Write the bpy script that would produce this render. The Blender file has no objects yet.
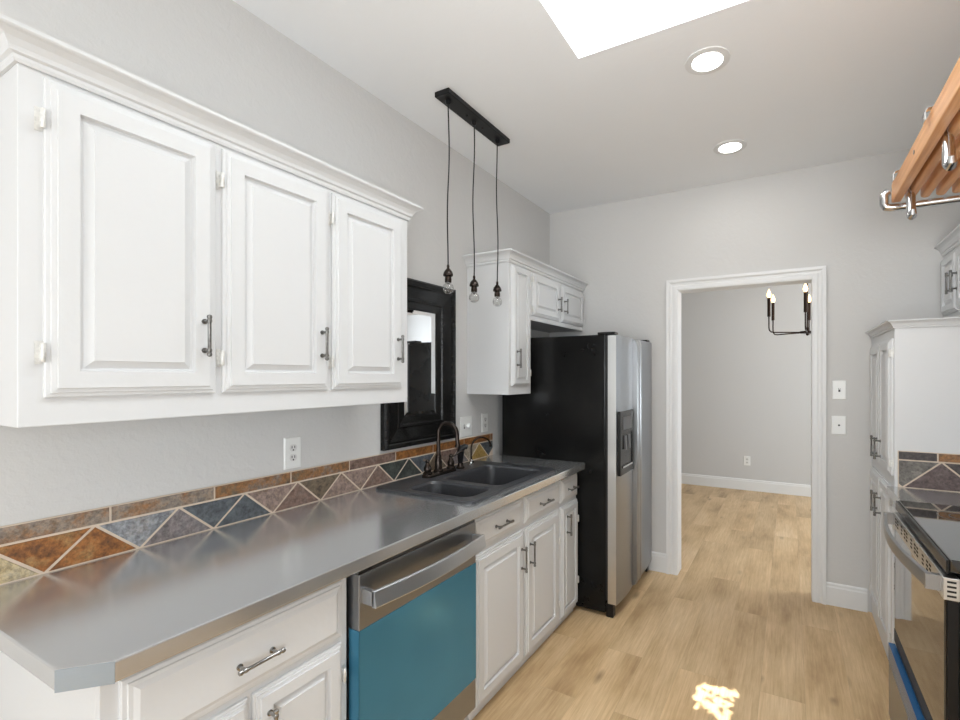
import bpy, bmesh, math, random
from mathutils import Vector, Matrix
random.seed(7)
S = bpy.context.scene
COL = S.collection
PI = math.pi

# ------------------------------------------------------------------ camera
cam_d = bpy.data.cameras.new('camera'); cam = bpy.data.objects.new('camera', cam_d); COL.objects.link(cam)
cam.location = (1.76, 0.0, 1.45)
cam.rotation_euler = (PI/2, 0, math.atan(260/478.3))
cam_d.sensor_fit = 'HORIZONTAL'; cam_d.sensor_width = 36
cam_d.lens = 478.3/960*36
cam_d.shift_x = -50/960; cam_d.shift_y = 16/960
cam_d.clip_start = 0.02
S.camera = cam

# ------------------------------------------------------------------ world, lights, exposure
W = bpy.data.worlds.new('sky'); S.world = W; W.use_nodes = True
bg = W.node_tree.nodes['Background']; bg.inputs[0].default_value = (0.86, 0.93, 1.0, 1); bg.inputs[1].default_value = 1.6

def area(name, loc, rot, sx, sy, power, color=(1, 1, 1)):
    d = bpy.data.lights.new(name, 'AREA'); d.shape = 'RECTANGLE'; d.size = sx; d.size_y = sy
    d.energy = power; d.color = color
    o = bpy.data.objects.new(name, d); COL.objects.link(o); o.location = loc; o.rotation_euler = rot
    return o
area('rear_window_fill', (1.35, -2.99, 1.30), (PI/2+0.45, 0, 0), 2.2, 1.9, 48, (0.95, 0.98, 1.0))  # daylight of the added rear window, set to reach the brightness
area('right_window_fill', (2.85, -1.25, 1.45), (PI/2+0.35, 0, PI/2), 1.9, 1.5, 38, (0.95, 0.98, 1.0))  # fill at the added right window, lights the left side frontally
area('daylight_skylight', (1.37, 1.32, 3.50), (0, 0, 0), 0.74, 1.08, 38, (0.90, 0.96, 1.0))
fl_d = bpy.data.lights.new('ceiling_fill', 'SPOT'); fl_d.energy = 140; fl_d.spot_size = math.radians(105); fl_d.spot_blend = 1.0  # unseen spot added to brighten the ceiling
fl_d.shadow_soft_size = 0.35; fl_d.color = (0.95, 0.98, 1.0)
fl_o = bpy.data.objects.new('ceiling_fill', fl_d); COL.objects.link(fl_o); fl_o.location = (2.0, -0.5, 1.55)
fl_o.rotation_euler = (Vector((1.85, 1.5, 3.1))-Vector(fl_o.location)).to_track_quat('-Z', 'Y').to_euler()
area('far_room_fill', (4.45, 5.2, 1.5), (PI/2+0.2, 0, PI/2), 2.0, 1.6, 85, (0.86, 0.94, 1.0))  # unseen fill lamp for the far room; no window is built there
sun_d = bpy.data.lights.new('sun', 'SUN'); sun_d.energy = 14; sun_d.angle = math.radians(0.2); sun_d.color = (1, 0.98, 0.95)
sun_o = bpy.data.objects.new('sun', sun_d); COL.objects.link(sun_o)
SUN = Vector((0.11, 0.66, -2.8)).normalized(); sun_o.rotation_euler = SUN.to_track_quat('-Z', 'Y').to_euler()
S.view_settings.view_transform = 'Standard'; S.view_settings.look = 'None'
S.view_settings.gamma = 1; S.view_settings.use_curve_mapping = False
S.view_settings.exposure = 0.08

# ------------------------------------------------------------------ materials
def _mat(name):
    m = bpy.data.materials.new(name); m.use_nodes = True
    nt = m.node_tree; return m, nt, nt.nodes['Principled BSDF']
def N(nt, t, **kw):
    n = nt.nodes.new(t)
    for k, v in kw.items(): setattr(n, k, v)
    return n
def coords(nt, scale=(1, 1, 1), rot=(0, 0, 0)):
    g = N(nt, 'ShaderNodeNewGeometry'); mp = N(nt, 'ShaderNodeMapping')
    mp.inputs['Scale'].default_value = scale; mp.inputs['Rotation'].default_value = rot
    nt.links.new(g.outputs['Position'], mp.inputs[0]); return mp.outputs[0]
def noise(nt, vec, scale, detail=3, rough=0.5):
    n = N(nt, 'ShaderNodeTexNoise'); n.inputs['Scale'].default_value = scale
    n.inputs['Detail'].default_value = detail; n.inputs['Roughness'].default_value = rough
    nt.links.new(vec, n.inputs['Vector']); return n.outputs['Fac']
def ramp(nt, fac, stops):
    r = N(nt, 'ShaderNodeValToRGB'); e = r.color_ramp.elements
    while len(e) < len(stops): e.new(0.5)
    for i, (p, c) in enumerate(stops):
        e[i].position = p; e[i].color = (*c, 1)
    nt.links.new(fac, r.inputs[0]); return r.outputs[0]
def bump(nt, b, height, strength, dist=0.01):
    n = N(nt, 'ShaderNodeBump'); n.inputs['Strength'].default_value = strength; n.inputs['Distance'].default_value = dist
    nt.links.new(height, n.inputs['Height']); nt.links.new(n.outputs[0], b.inputs['Normal'])
def mixc(nt, fac, a, b_, mode='MIX'):
    n = N(nt, 'ShaderNodeMix', data_type='RGBA', blend_type=mode)
    for s, v in ((n.inputs[0], fac), (n.inputs[6], a), (n.inputs[7], b_)):
        if hasattr(v, 'is_output'): nt.links.new(v, s)
        elif isinstance(v, tuple): s.default_value = (*v, 1)
        else: s.default_value = v
    return n.outputs[2]
def plain(name, col, rough=0.5, metal=0.0, var=0.04, vscale=6, bstr=0.0, bscale=40, spec=0.5, stretch=(1, 1, 1), coat=0):
    m, nt, b = _mat(name)
    v = coords(nt, stretch)
    f = noise(nt, v, vscale, 4)
    lo = tuple(c*(1-var) for c in col); hi = tuple(min(1, c*(1+var)) for c in col)
    nt.links.new(ramp(nt, f, [(0.3, lo), (0.7, hi)]), b.inputs['Base Color'])
    b.inputs['Roughness'].default_value = rough; b.inputs['Metallic'].default_value = metal
    b.inputs['Specular IOR Level'].default_value = spec
    b.inputs['Coat Weight'].default_value = coat
    if bstr: bump(nt, b, noise(nt, v, bscale, 4), bstr)
    return m
def wallmat(name, col, bstr=0.32):
    m, nt, b = _mat(name); v = coords(nt)
    f = noise(nt, v, 1.6, 2)
    nt.links.new(ramp(nt, f, [(0.3, tuple(c*0.985 for c in col)), (0.7, col)]), b.inputs['Base Color'])
    b.inputs['Roughness'].default_value = 0.75; b.inputs['Specular IOR Level'].default_value = 0.25
    # troweled plaster: patches of fine ridges
    w = noise(nt, v, 7, 5, 0.62)
    d = N(nt, 'ShaderNodeMath', operation='PINGPONG'); d.inputs[1].default_value = 0.09
    nt.links.new(w, d.inputs[0])
    bump(nt, b, d.outputs[0], bstr, 0.02)
    return m
M = {}
M['wall'] = wallmat('painted_plaster_grey', (0.635, 0.625, 0.61))
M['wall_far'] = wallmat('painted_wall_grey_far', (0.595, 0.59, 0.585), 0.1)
M['ceiling'] = wallmat('ceiling_white', (0.895, 0.905, 0.915), 0.12)
M['trim'] = plain('trim_white', (0.76, 0.76, 0.755), 0.38, var=0.01)
M['cab'] = plain('cabinet_white_paint', (0.665, 0.667, 0.668), 0.42, var=0.012, vscale=3, bstr=0.05, bscale=60)
M['cabin'] = plain('cabinet_inside', (0.62, 0.60, 0.57), 0.6)
M['hinge'] = plain('painted_hinge', (0.70, 0.69, 0.66), 0.35, 0.25, var=0.12, vscale=120)
M['pull'] = plain('pewter_pull', (0.20, 0.195, 0.185), 0.32, 0.95, var=0.25, vscale=90)
M['pull_bright'] = plain('nickel_pull', (0.36, 0.355, 0.345), 0.26, 0.95, var=0.2, vscale=90)
M['black'] = plain('satin_black', (0.007, 0.007, 0.0075), 0.32, var=0.2, spec=0.3)
M['gap'] = plain('dark_gap', (0.01, 0.01, 0.01), 0.7, var=0.2)
M['frame'] = plain('mirror_frame_black', (0.007, 0.0068, 0.0065), 0.22, spec=0.28, var=0.5, vscale=30, stretch=(1, 1, 4), bstr=0.12, bscale=25)
M['bronze'] = plain('oil_rubbed_bronze', (0.040, 0.030, 0.025), 0.24, 0.8, var=0.35, vscale=60)
M['brassdark'] = plain('dark_bronze_chandelier', (0.026, 0.014, 0.009), 0.35, 0.7, var=0.2)
M['plate'] = plain('wall_plate_white', (0.82, 0.82, 0.80), 0.3, var=0.01)
M['slot'] = plain('socket_dark', (0.03, 0.03, 0.03), 0.5)
M['sink'] = plain('granite_sink', (0.040, 0.041, 0.045), 0.36, var=0.7, vscale=420, bstr=0.10, bscale=300)
M['chrome'] = plain('chrome', (0.62, 0.62, 0.62), 0.16, 1.0, var=0.04)
M['blackglass'] = plain('black_glass', (0.012, 0.012, 0.012), 0.04, var=0.1, spec=0.8, coat=0.6)
M['plastic'] = plain('grey_plastic', (0.10, 0.10, 0.105), 0.4, var=0.1)

def steel(name, col, rough, stretch, bscale=90, bstr=0.03, smear=0.08, metal=1.0):
    m, nt, b = _mat(name)
    v = coords(nt, stretch); v2 = coords(nt, (1, 1, 1))
    f = noise(nt, v, bscale, 3, 0.6); g = noise(nt, v2, 3.5, 5, 0.6)
    b.inputs['Metallic'].default_value = metal
    c = mixc(nt, g, tuple(x*(1-smear) for x in col), tuple(min(1, x*(1+smear)) for x in col))
    c2 = mixc(nt, f, tuple(0.93 for _ in range(3)), (1.0, 1.0, 1.0))
    nt.links.new(mixc(nt, 1.0, c, c2, 'MULTIPLY'), b.inputs['Base Color'])
    mr = N(nt, 'ShaderNodeMapRange'); mr.inputs[3].default_value = rough*0.92; mr.inputs[4].default_value = rough*1.08
    nt.links.new(g, mr.inputs[0]); nt.links.new(mr.outputs[0], b.inputs['Roughness'])
    bump(nt, b, f, bstr, 0.002)
    return m
M['counter'] = steel('brushed_zinc_counter', (0.66, 0.665, 0.67), 0.17, (14, 1, 14), 60, 0.05, 0.06, 0.82)
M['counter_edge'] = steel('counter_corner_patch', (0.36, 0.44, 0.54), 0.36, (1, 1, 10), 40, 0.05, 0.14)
M['steel'] = steel('stainless_appliance', (0.35, 0.36, 0.375), 0.32, (10, 10, 1), 90)
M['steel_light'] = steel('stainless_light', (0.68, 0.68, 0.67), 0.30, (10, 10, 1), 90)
M['fridge_handle'] = steel('fridge_handle_steel', (0.36, 0.365, 0.37), 0.34, (10, 10, 1), 60)
M['disp'] = plain('dispenser_black', (0.012, 0.012, 0.012), 0.22, spec=0.3)
M['handle_steel'] = steel('stainless_handle', (0.60, 0.63, 0.67), 0.36, (1, 12, 12), 60)

def film(name, col):
    m, nt, b = _mat(name); v = coords(nt)
    f = noise(nt, v, 2.2, 3)
    nt.links.new(ramp(nt, f, [(0.25, tuple(c*0.88 for c in col)), (0.75, tuple(c*1.08 for c in col))]), b.inputs['Base Color'])
    b.inputs['Roughness'].default_value = 0.22; b.inputs['Metallic'].default_value = 0.45
    return m
M['film'] = film('blue_protective_film', (0.058, 0.250, 0.395))
M['film2'] = film('deep_blue_film', (0.045, 0.16, 0.36))

M['filmdark'] = plain('dark_film', (0.030, 0.038, 0.05), 0.55, spec=0.2)
def fridge_side():
    m, nt, b = _mat('fridge_black_side'); v = coords(nt)
    f = noise(nt, v, 4, 6, 0.65)
    nt.links.new(ramp(nt, f, [(0.35, (0.006, 0.006, 0.006)), (0.75, (0.011, 0.011, 0.0105))]), b.inputs['Base Color'])
    b.inputs['Roughness'].default_value = 0.17; b.inputs['Specular IOR Level'].default_value = 0.22
    bump(nt, b, noise(nt, v, 350, 2), 0.12, 0.001); return m
M['fridge'] = fridge_side()

def floormat():
    m, nt, b = _mat('light_oak_planks')
    g = N(nt, 'ShaderNodeNewGeometry'); sp = N(nt, 'ShaderNodeSeparateXYZ'); cb = N(nt, 'ShaderNodeCombineXYZ')
    L = nt.links.new
    L(g.outputs['Position'], sp.inputs[0]); L(sp.outputs['Y'], cb.inputs['X']); L(sp.outputs['X'], cb.inputs['Y'])
    br = N(nt, 'ShaderNodeTexBrick'); L(cb.outputs[0], br.inputs['Vector'])
    br.offset = 0.37; br.offset_frequency = 2
    br.inputs['Color1'].default_value = (0, 0, 0, 1); br.inputs['Color2'].default_value = (1, 1, 1, 1)
    br.inputs['Mortar'].default_value = (0.5, 0.5, 0.5, 1)
    br.inputs['Scale'].default_value = 1; br.inputs['Mortar Size'].default_value = 0.0009
    br.inputs['Mortar Smooth'].default_value = 0.3
    br.inputs['Brick Width'].default_value = 1.22; br.inputs['Row Height'].default_value = 0.182
    rnd = N(nt, 'ShaderNodeSeparateColor'); L(br.outputs['Color'], rnd.inputs[0])
    # grain coordinates: shifted for every plank
    mul = N(nt, 'ShaderNodeMath', operation='MULTIPLY'); mul.inputs[1].default_value = 37.0; L(rnd.outputs[0], mul.inputs[0])
    cb2 = N(nt, 'ShaderNodeCombineXYZ'); L(sp.outputs['X'], cb2.inputs['X']); L(sp.outputs['Y'], cb2.inputs['Y']); L(mul.outputs[0], cb2.inputs['Z'])
    def st(sc):
        mp = N(nt, 'ShaderNodeMapping'); mp.inputs['Scale'].default_value = sc; L(cb2.outputs[0], mp.inputs[0]); return mp.outputs[0]
    big = noise(nt, st((3.2, 0.9, 1)), 1.5, 5, 0.56)
    fine = noise(nt, st((75, 3.0, 1)), 1.7, 6, 0.7)
    ring = N(nt, 'ShaderNodeTexWave', wave_type='BANDS', bands_direction='X')
    ring.inputs['Scale'].default_value = 3.2; ring.inputs['Distortion'].default_value = 9; ring.inputs['Detail'].default_value = 3
    ring.inputs['Detail Scale'].default_value = 1.2
    L(st((3.2, 0.55, 1)), ring.inputs['Vector'])
    knot = N(nt, 'ShaderNodeTexVoronoi'); knot.inputs['Scale'].default_value = 1.0; L(st((5.5, 1.9, 1)), knot.inputs['Vector'])
    kr = ramp(nt, knot.outputs['Distance'], [(0.03, (1, 1, 1)), (0.07, (0.55, 0.55, 0.55)), (0.15, (0, 0, 0))])
    base = ramp(nt, big, [(0.30, (0.42, 0.275, 0.138)), (0.44, (0.60, 0.420, 0.230)), (0.58, (0.71, 0.515, 0.300)), (0.74, (0.77, 0.58, 0.365))])
    c = mixc(nt, 0.5, base, ramp(nt, fine, [(0.3, (0.58, 0.47, 0.37)), (0.65, (1, 1, 1))]), 'MULTIPLY')
    c = mixc(nt, 0.10, c, ramp(nt, ring.outputs['Fac'], [(0.0, (0.62, 0.50, 0.38)), (0.45, (1, 1, 1))]), 'MULTIPLY')
    tint = ramp(nt, rnd.outputs[0], [(0.0, (0.86, 0.85, 0.84)), (0.5, (1.0, 1.0, 1.0)), (1.0, (1.05, 1.02, 0.98))])
    c = mixc(nt, 0.6, c, tint, 'MULTIPLY')
    kd = N(nt, 'ShaderNodeMath', operation='MULTIPLY'); kd.inputs[1].default_value = 0.8; L(kr, kd.inputs[0])
    kk = N(nt, 'ShaderNodeMath', operation='MULTIPLY'); L(kd.outputs[0], kk.inputs[0])
    kn = ramp(nt, noise(nt, st((3, 2, 1)), 1.2, 2), [(0.40, (0, 0, 0)), (0.46, (1, 1, 1))]); L(kn, kk.inputs[1])
    c = mixc(nt, kk.outputs[0], c, (0.17, 0.10, 0.05))
    gm = N(nt, 'ShaderNodeMath', operation='MULTIPLY'); gm.inputs[1].default_value = 0.28; L(br.outputs['Fac'], gm.inputs[0])
    c = mixc(nt, gm.outputs[0], c, (0.20, 0.14, 0.09))
    L(c, b.inputs['Base Color'])
    b.inputs['Roughness'].default_value = 0.40; b.inputs['Specular IOR Level'].default_value = 0.4
    bump(nt, b, fine, 0.06, 0.003)
    return m
M['floor'] = floormat()

def woodmat():
    m, nt, b = _mat('rack_wood'); 
    f = noise(nt, coords(nt, (40, 2, 40)), 2.0, 5, 0.6)
    nt.links.new(ramp(nt, f, [(0.3, (0.52, 0.215, 0.070)), (0.7, (0.72, 0.37, 0.150))]), b.inputs['Base Color'])
    b.inputs['Roughness'].default_value = 0.4; return m
M['wood'] = woodmat()

def slate(name, a, b2, c=None):
    m, nt, b = _mat('slate_' + name); v = coords(nt)
    f = noise(nt, v, 16, 8, 0.72); h = noise(nt, v, 70, 6, 0.75)
    stops = [(0.36, a), (0.62, b2)] if c is None else [(0.33, a), (0.5, b2), (0.66, c)]
    col = ramp(nt, f, stops)
    col = mixc(nt, 0.75, col, ramp(nt, h, [(0.34, (0.22, 0.21, 0.20)), (0.62, (1.12, 1.10, 1.08))]), 'MULTIPLY')
    nt.links.new(col, b.inputs['Base Color'])
    b.inputs['Roughness'].default_value = 0.48
    bump(nt, b, h, 0.55, 0.004); return m
SL = {
 'yellow': slate('yellow', (0.42, 0.30, 0.13), (0.56, 0.46, 0.28), (0.36, 0.33, 0.27)),
 'rust': slate('rust', (0.10, 0.045, 0.02), (0.36, 0.14, 0.035), (0.42, 0.24, 0.09)),
 'bluegrey': slate('bluegrey', (0.15, 0.16, 0.18), (0.35, 0.365, 0.39), (0.33, 0.30, 0.28)),
 'purple': slate('purple', (0.13, 0.115, 0.115), (0.28, 0.245, 0.245), (0.20, 0.19, 0.20)),
 'slate': slate('slateblue', (0.075, 0.088, 0.10), (0.145, 0.165, 0.185)),
 'pink': slate('pink', (0.27, 0.20, 0.17), (0.38, 0.28, 0.24), (0.22, 0.15, 0.10)),
 'olive': slate('olive', (0.11, 0.085, 0.06), (0.22, 0.165, 0.11), (0.18, 0.16, 0.12)),
 'brown': slate('brown', (0.14, 0.08, 0.06), (0.27, 0.18, 0.145), (0.21, 0.17, 0.15)),
 'green': slate('green', (0.035, 0.042, 0.038), (0.085, 0.095, 0.085)),
 'tan': slate('tan', (0.36, 0.30, 0.22), (0.48, 0.42, 0.34)),
 'gold': slate('gold', (0.32, 0.19, 0.045), (0.45, 0.31, 0.10)),
 'shaded_purple': slate('shaded_purple', (0.10, 0.07, 0.068), (0.19, 0.145, 0.14)),  # these three purple-brown and grey slates carry the pantry-side shade as darker colour
 'shaded_grey': slate('shaded_grey', (0.12, 0.11, 0.10), (0.27, 0.25, 0.225)),
 'shaded_dark': slate('shaded_dark', (0.06, 0.05, 0.05), (0.12, 0.10, 0.095)),
 'mixgrey': slate('mixgrey', (0.20, 0.185, 0.18), (0.34, 0.27, 0.21), (0.34, 0.16, 0.06)),
 'mixrust': slate('mixrust', (0.16, 0.14, 0.10), (0.36, 0.17, 0.06), (0.26, 0.22, 0.19)),
 'orange': slate('orange', (0.20, 0.075, 0.02), (0.42, 0.18, 0.05)),
}
M['grout'] = plain('tan_grout', (0.66, 0.55, 0.44), 0.8, var=0.06, vscale=60)

def glassmat(name, tint=(1, 1, 1), fac=0.12):
    m, nt, b = _mat(name)
    out = nt.nodes['Material Output']
    t = N(nt, 'ShaderNodeBsdfTransparent'); t.inputs[0].default_value = (*tint, 1)
    g = N(nt, 'ShaderNodeBsdfGlossy'); g.inputs['Roughness'].default_value = 0.02
    lw = N(nt, 'ShaderNodeLayerWeight'); lw.inputs[0].default_value = 0.35
    r = N(nt, 'ShaderNodeMapRange'); r.inputs[3].default_value = fac*0.4; r.inputs[4].default_value = min(1, fac*5)
    nt.links.new(lw.outputs['Facing'], r.inputs[0])
    mx = N(nt, 'ShaderNodeMixShader'); nt.links.new(r.outputs[0], mx.inputs[0])
    nt.links.new(t.outputs[0], mx.inputs[1]); nt.links.new(g.outputs[0], mx.inputs[2])
    nt.links.new(mx.outputs[0], out.inputs[0]); return m
M['glass'] = glassmat('window_glass', (0.97, 0.98, 0.98), 0.06)
M['bulbglass'] = glassmat('clear_bulb_glass', (0.90, 0.90, 0.89), 0.14)
m, nt, b = _mat('mirror_silver'); b.inputs['Base Color'].default_value = (0.86, 0.86, 0.86, 1); b.inputs['Metallic'].default_value = 1; b.inputs['Roughness'].default_value = 0.015
M['mirror'] = m
def emit(name, col, s):
    m, nt, b = _mat(name); b.inputs['Base Color'].default_value = (0.8, 0.8, 0.8, 1)
    b.inputs['Emission Color'].default_value = (*col, 1); b.inputs['Emission Strength'].default_value = s; return m
M['led'] = emit('lamp_lens_lit', (1.0, 0.98, 0.95), 9)
M['flame'] = emit('candle_bulb_lit', (1.0, 0.58, 0.20), 3.6)

# ------------------------------------------------------------------ mesh helpers
def V(*a): return Vector(a)
class MB:
    def __init__(self): self.bm = bmesh.new(); self.mi = 0
    def face(self, vs):
        try:
            f = self.bm.faces.new(vs); f.material_index = self.mi; return f
        except ValueError: return None
    def quadpts(self, pts): return self.face([self.bm.verts.new(p) for p in pts])
    def box(self, x0, x1, y0, y1, z0, z1):
        v = [self.bm.verts.new((x, y, z)) for x in (x0, x1) for y in (y0, y1) for z in (z0, z1)]
        for q in ((0, 1, 3, 2), (4, 6, 7, 5), (0, 4, 5, 1), (2, 3, 7, 6), (0, 2, 6, 4), (1, 5, 7, 3)): self.face([v[i] for i in q])
        return self
    def rings(self, rings, cap0=True, cap1=True, closed=True):
        R = [[self.bm.verts.new(p) for p in r] for r in rings]
        for a, b_ in zip(R, R[1:]):
            n = len(a)
            for i in range(n if closed else n-1):
                j = (i+1) % n; self.face([a[i], a[j], b_[j], b_[i]])
        if cap0: self.face(R[0][::-1])
        if cap1: self.face(R[-1])
        return self
    def tube(self, pts, r, seg=10, caps=True):
        pts = [Vector(p) for p in pts]; n = len(pts)
        rs = r if isinstance(r, (list, tuple)) else [r]*n
        up = None; rings = []
        for i, p in enumerate(pts):
            t = (pts[min(i+1, n-1)] - pts[max(i-1, 0)]).normalized()
            if up is None:
                up = t.orthogonal().normalized()
            up = (up - t*up.dot(t)).normalized(); side = t.cross(up)
            rings.append([p + (up*math.cos(2*PI*k/seg) + side*math.sin(2*PI*k/seg))*rs[i] for k in range(seg)])
        return self.rings(rings, caps, caps)
    def lathe(self, c, prof, axis='z', seg=20):
        # prof: list of (radius, distance along the axis)
        c = Vector(c); ax = {'x': V(1, 0, 0), 'y': V(0, 1, 0), 'z': V(0, 0, 1)}[axis] if isinstance(axis, str) else Vector(axis).normalized()
        u = ax.orthogonal().normalized(); w = ax.cross(u)
        rings = [[c + ax*d + (u*math.cos(2*PI*k/seg) + w*math.sin(2*PI*k/seg))*max(r, 1e-5) for k in range(seg)] for r, d in prof]
        return self.rings(rings)
    def sweep(self, corners, dirs, prof, up=(0, 0, 1), caps=True):
        # corners moved outwards along dirs by prof[0] and along 'up' by prof[1]; closed profile
        up = Vector(up)
        rings = [[Vector(c) + Vector(d)*o + up*h for o, h in prof] for c, d in zip(corners, dirs)]
        return self.rings(rings, caps, caps)
    def prism(self, poly, z0, z1):
        return self.rings([[(x, y, z0) for x, y in poly], [(x, y, z1) for x, y in poly]])
    def panel(self, o, u, v, n, w, h, steps):
        # concentric rectangular relief: o corner, u/v in-plane axes, n outwards; steps = (inset, height)
        o, u, v, n = Vector(o), Vector(u), Vector(v), Vector(n)
        rings = []
        for ins, d in steps:
            rings.append([o+u*ins+v*ins+n*d, o+u*(w-ins)+v*ins+n*d, o+u*(w-ins)+v*(h-ins)+n*d, o+u*ins+v*(h-ins)+n*d])
        return self.rings(rings)
def rrect(x0, x1, y0, y1, r, seg=6):
    out = []
    for cx, cy, a in ((x1-r, y1-r, 0), (x0+r, y1-r, 90), (x0+r, y0+r, 180), (x1-r, y0+r, 270)):
        for k in range(seg+1):
            t = math.radians(a+90*k/seg); out.append((cx+r*math.cos(t), cy+r*math.sin(t)))
    return out

def origin(o):
    v = Vector((0, 0, 0))
    while o is not None: v += o.location; o = o.parent
    return v
def obj(name, mb, mats, parent=None, smooth=False, sharp=38, bevel=0.0, label=None, loc=None):
    bm = mb.bm if isinstance(mb, MB) else mb
    bmesh.ops.recalc_face_normals(bm, faces=bm.faces)
    me = bpy.data.meshes.new(name)
    base = origin(parent) if parent else (Vector(loc) if loc else Vector((0, 0, 0)))
    bmesh.ops.translate(bm, vec=-base, verts=bm.verts)
    bm.to_mesh(me); bm.free()
    for m in (mats if isinstance(mats, (list, tuple)) else [mats]): me.materials.append(m)
    o = bpy.data.objects.new(name, me); COL.objects.link(o)
    if parent: o.parent = parent
    elif loc: o.location = loc
    if smooth:
        for p in me.polygons: p.use_smooth = True
        me.set_sharp_from_angle(angle=math.radians(sharp))
    if bevel:
        b = o.modifiers.new('bevel', 'BEVEL'); b.width = bevel; b.segments = 2; b.limit_method = 'ANGLE'; b.angle_limit = math.radians(40)
    if label: o['label'] = label
    return o
def tag(o, label, cat, group=None):
    o['label'] = label; o['category'] = cat
    if group: o['group'] = group
    return o
def thing(name, loc, label, cat, group=None):
    o = bpy.data.objects.new(name, None); COL.objects.link(o); o.location = loc; o.empty_display_size = 0.1
    return tag(o, label, cat, group)
def struct(name, mb, mats, parent=None, **kw):
    o = obj(name, mb, mats, parent, **kw)
    if parent is None: o['kind'] = 'structure'
    return o

# ------------------------------------------------------------------ room shell
XR, YB, YF, ZC = 2.86, 3.58, -3.0, 2.80
FXL, FXR, FYB = -1.2, 4.6, 6.66
DX0, DX1, DZ = 1.041, 1.884, 2.072
SX0, SX1, SY0, SY1, SZ = 0.97, 1.76, 0.76, 1.885, 3.55

struct('floor', MB().box(FXL-0.15, FXR+0.15, YF-0.15, FYB+0.15, -0.12, 0), M['floor'])
cl = MB()
cl.box(FXL-0.15, SX0, YF-0.15, FYB+0.15, ZC, ZC+0.12); cl.box(SX1, FXR+0.15, YF-0.15, FYB+0.15, ZC, ZC+0.12)
cl.box(SX0, SX1, YF-0.15, SY0, ZC, ZC+0.12); cl.box(SX0, SX1, SY1, FYB+0.15, ZC, ZC+0.12)
struct('ceiling', cl, M['ceiling'])
struct('wall_left', MB().box(-0.12, 0, YF-0.12, YB, 0, ZC), M['wall'])
rwy0, rwy1, rwz0, rwz1 = -2.25, -0.25, 0.68, 2.22
wr = MB(); wr.box(XR, XR+0.12, YF-0.12, rwy0, 0, ZC); wr.box(XR, XR+0.12, rwy1, YB, 0, ZC); wr.box(XR, XR+0.12, rwy0, rwy1, 0, rwz0); wr.box(XR, XR+0.12, rwy0, rwy1, rwz1, ZC)
struct('wall_right', wr, M['wall'])
wb = MB(); wb.box(FXL, DX0-0.015, YB, YB+0.12, 0, ZC); wb.box(DX1+0.015, FXR, YB, YB+0.12, 0, ZC); wb.box(DX0-0.015, DX1+0.015, YB, YB+0.12, DZ+0.015, ZC)
struct('wall_back', wb, M['wall'])
wx0, wx1, wz0, wz1 = 0.20, 2.50, 0.25, 2.30
wf = MB(); wf.box(-0.12, wx0, YF-0.12, YF, 0, ZC); wf.box(wx1, XR+0.12, YF-0.12, YF, 0, ZC); wf.box(wx0, wx1, YF-0.12, YF, 0, wz0); wf.box(wx0, wx1, YF-0.12, YF, wz1, ZC)
struct('wall_front', wf, M['wall'])
# unseen rear window, added behind the camera to bring in light
win = MB()
for x in (wx0, (wx0+wx1)/2-0.03, wx1-0.06): win.box(x, x+0.06, YF-0.10, YF-0.03, wz0, wz1)
for z in (wz0, wz1-0.06): win.box(wx0+0.06, wx1-0.06, YF-0.095, YF-0.035, z, z+0.06)
w1 = struct('added_window_rear', win, M['trim'])
obj('window_pane', MB().box(wx0+0.06, wx1-0.06, YF-0.068, YF-0.062, wz0+0.06, wz1-0.06), M['glass'], w1)
win = MB()  # unseen right-wall window, added for even light on the left side
for y in (rwy0, (rwy0+rwy1)/2-0.03, rwy1-0.06): win.box(XR+0.03, XR+0.10, y, y+0.06, rwz0, rwz1)
for z in (rwz0, rwz1-0.06): win.box(XR+0.035, XR+0.095, rwy0+0.06, rwy1-0.06, z, z+0.06)
w3 = struct('added_window_right', win, M['trim'])
obj('window_pane', MB().box(XR+0.062, XR+0.068, rwy0+0.06, rwy1-0.06, rwz0+0.06, rwz1-0.06), M['glass'], w3)
# far room
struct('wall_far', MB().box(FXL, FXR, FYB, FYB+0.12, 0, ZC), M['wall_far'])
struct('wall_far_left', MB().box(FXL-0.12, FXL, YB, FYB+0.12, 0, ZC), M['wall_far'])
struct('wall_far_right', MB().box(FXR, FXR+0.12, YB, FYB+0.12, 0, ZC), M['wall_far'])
# skylight shaft
sh = MB()
sh.box(SX0-0.05, SX0, SY0-0.05, SY1+0.05, ZC+0.12, SZ); sh.box(SX1, SX1+0.05, SY0-0.05, SY1+0.05, ZC+0.12, SZ)
sh.box(SX0, SX1, SY0-0.05, SY0, ZC+0.12, SZ); sh.box(SX0, SX1, SY1, SY1+0.05, ZC+0.12, SZ)
struct('wall_skylight', sh, M['trim'])
sf = MB()
sf.box(SX0-0.05, SX0+0.02, SY0-0.05, SY1+0.05, SZ, SZ+0.06); sf.box(SX1-0.02, SX1+0.05, SY0-0.05, SY1+0.05, SZ, SZ+0.06)
sf.box(SX0+0.02, SX1-0.02, SY0-0.05, SY0+0.02, SZ, SZ+0.06); sf.box(SX0+0.02, SX1-0.02, SY1-0.02, SY1+0.05, SZ, SZ+0.06)
w2 = struct('window_2', sf, M['trim'])
obj('window_pane', MB().box(SX0+0.02, SX1-0.02, SY0+0.02, SY1-0.02, SZ+0.025, SZ+0.032), M['glass'], w2)

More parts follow.
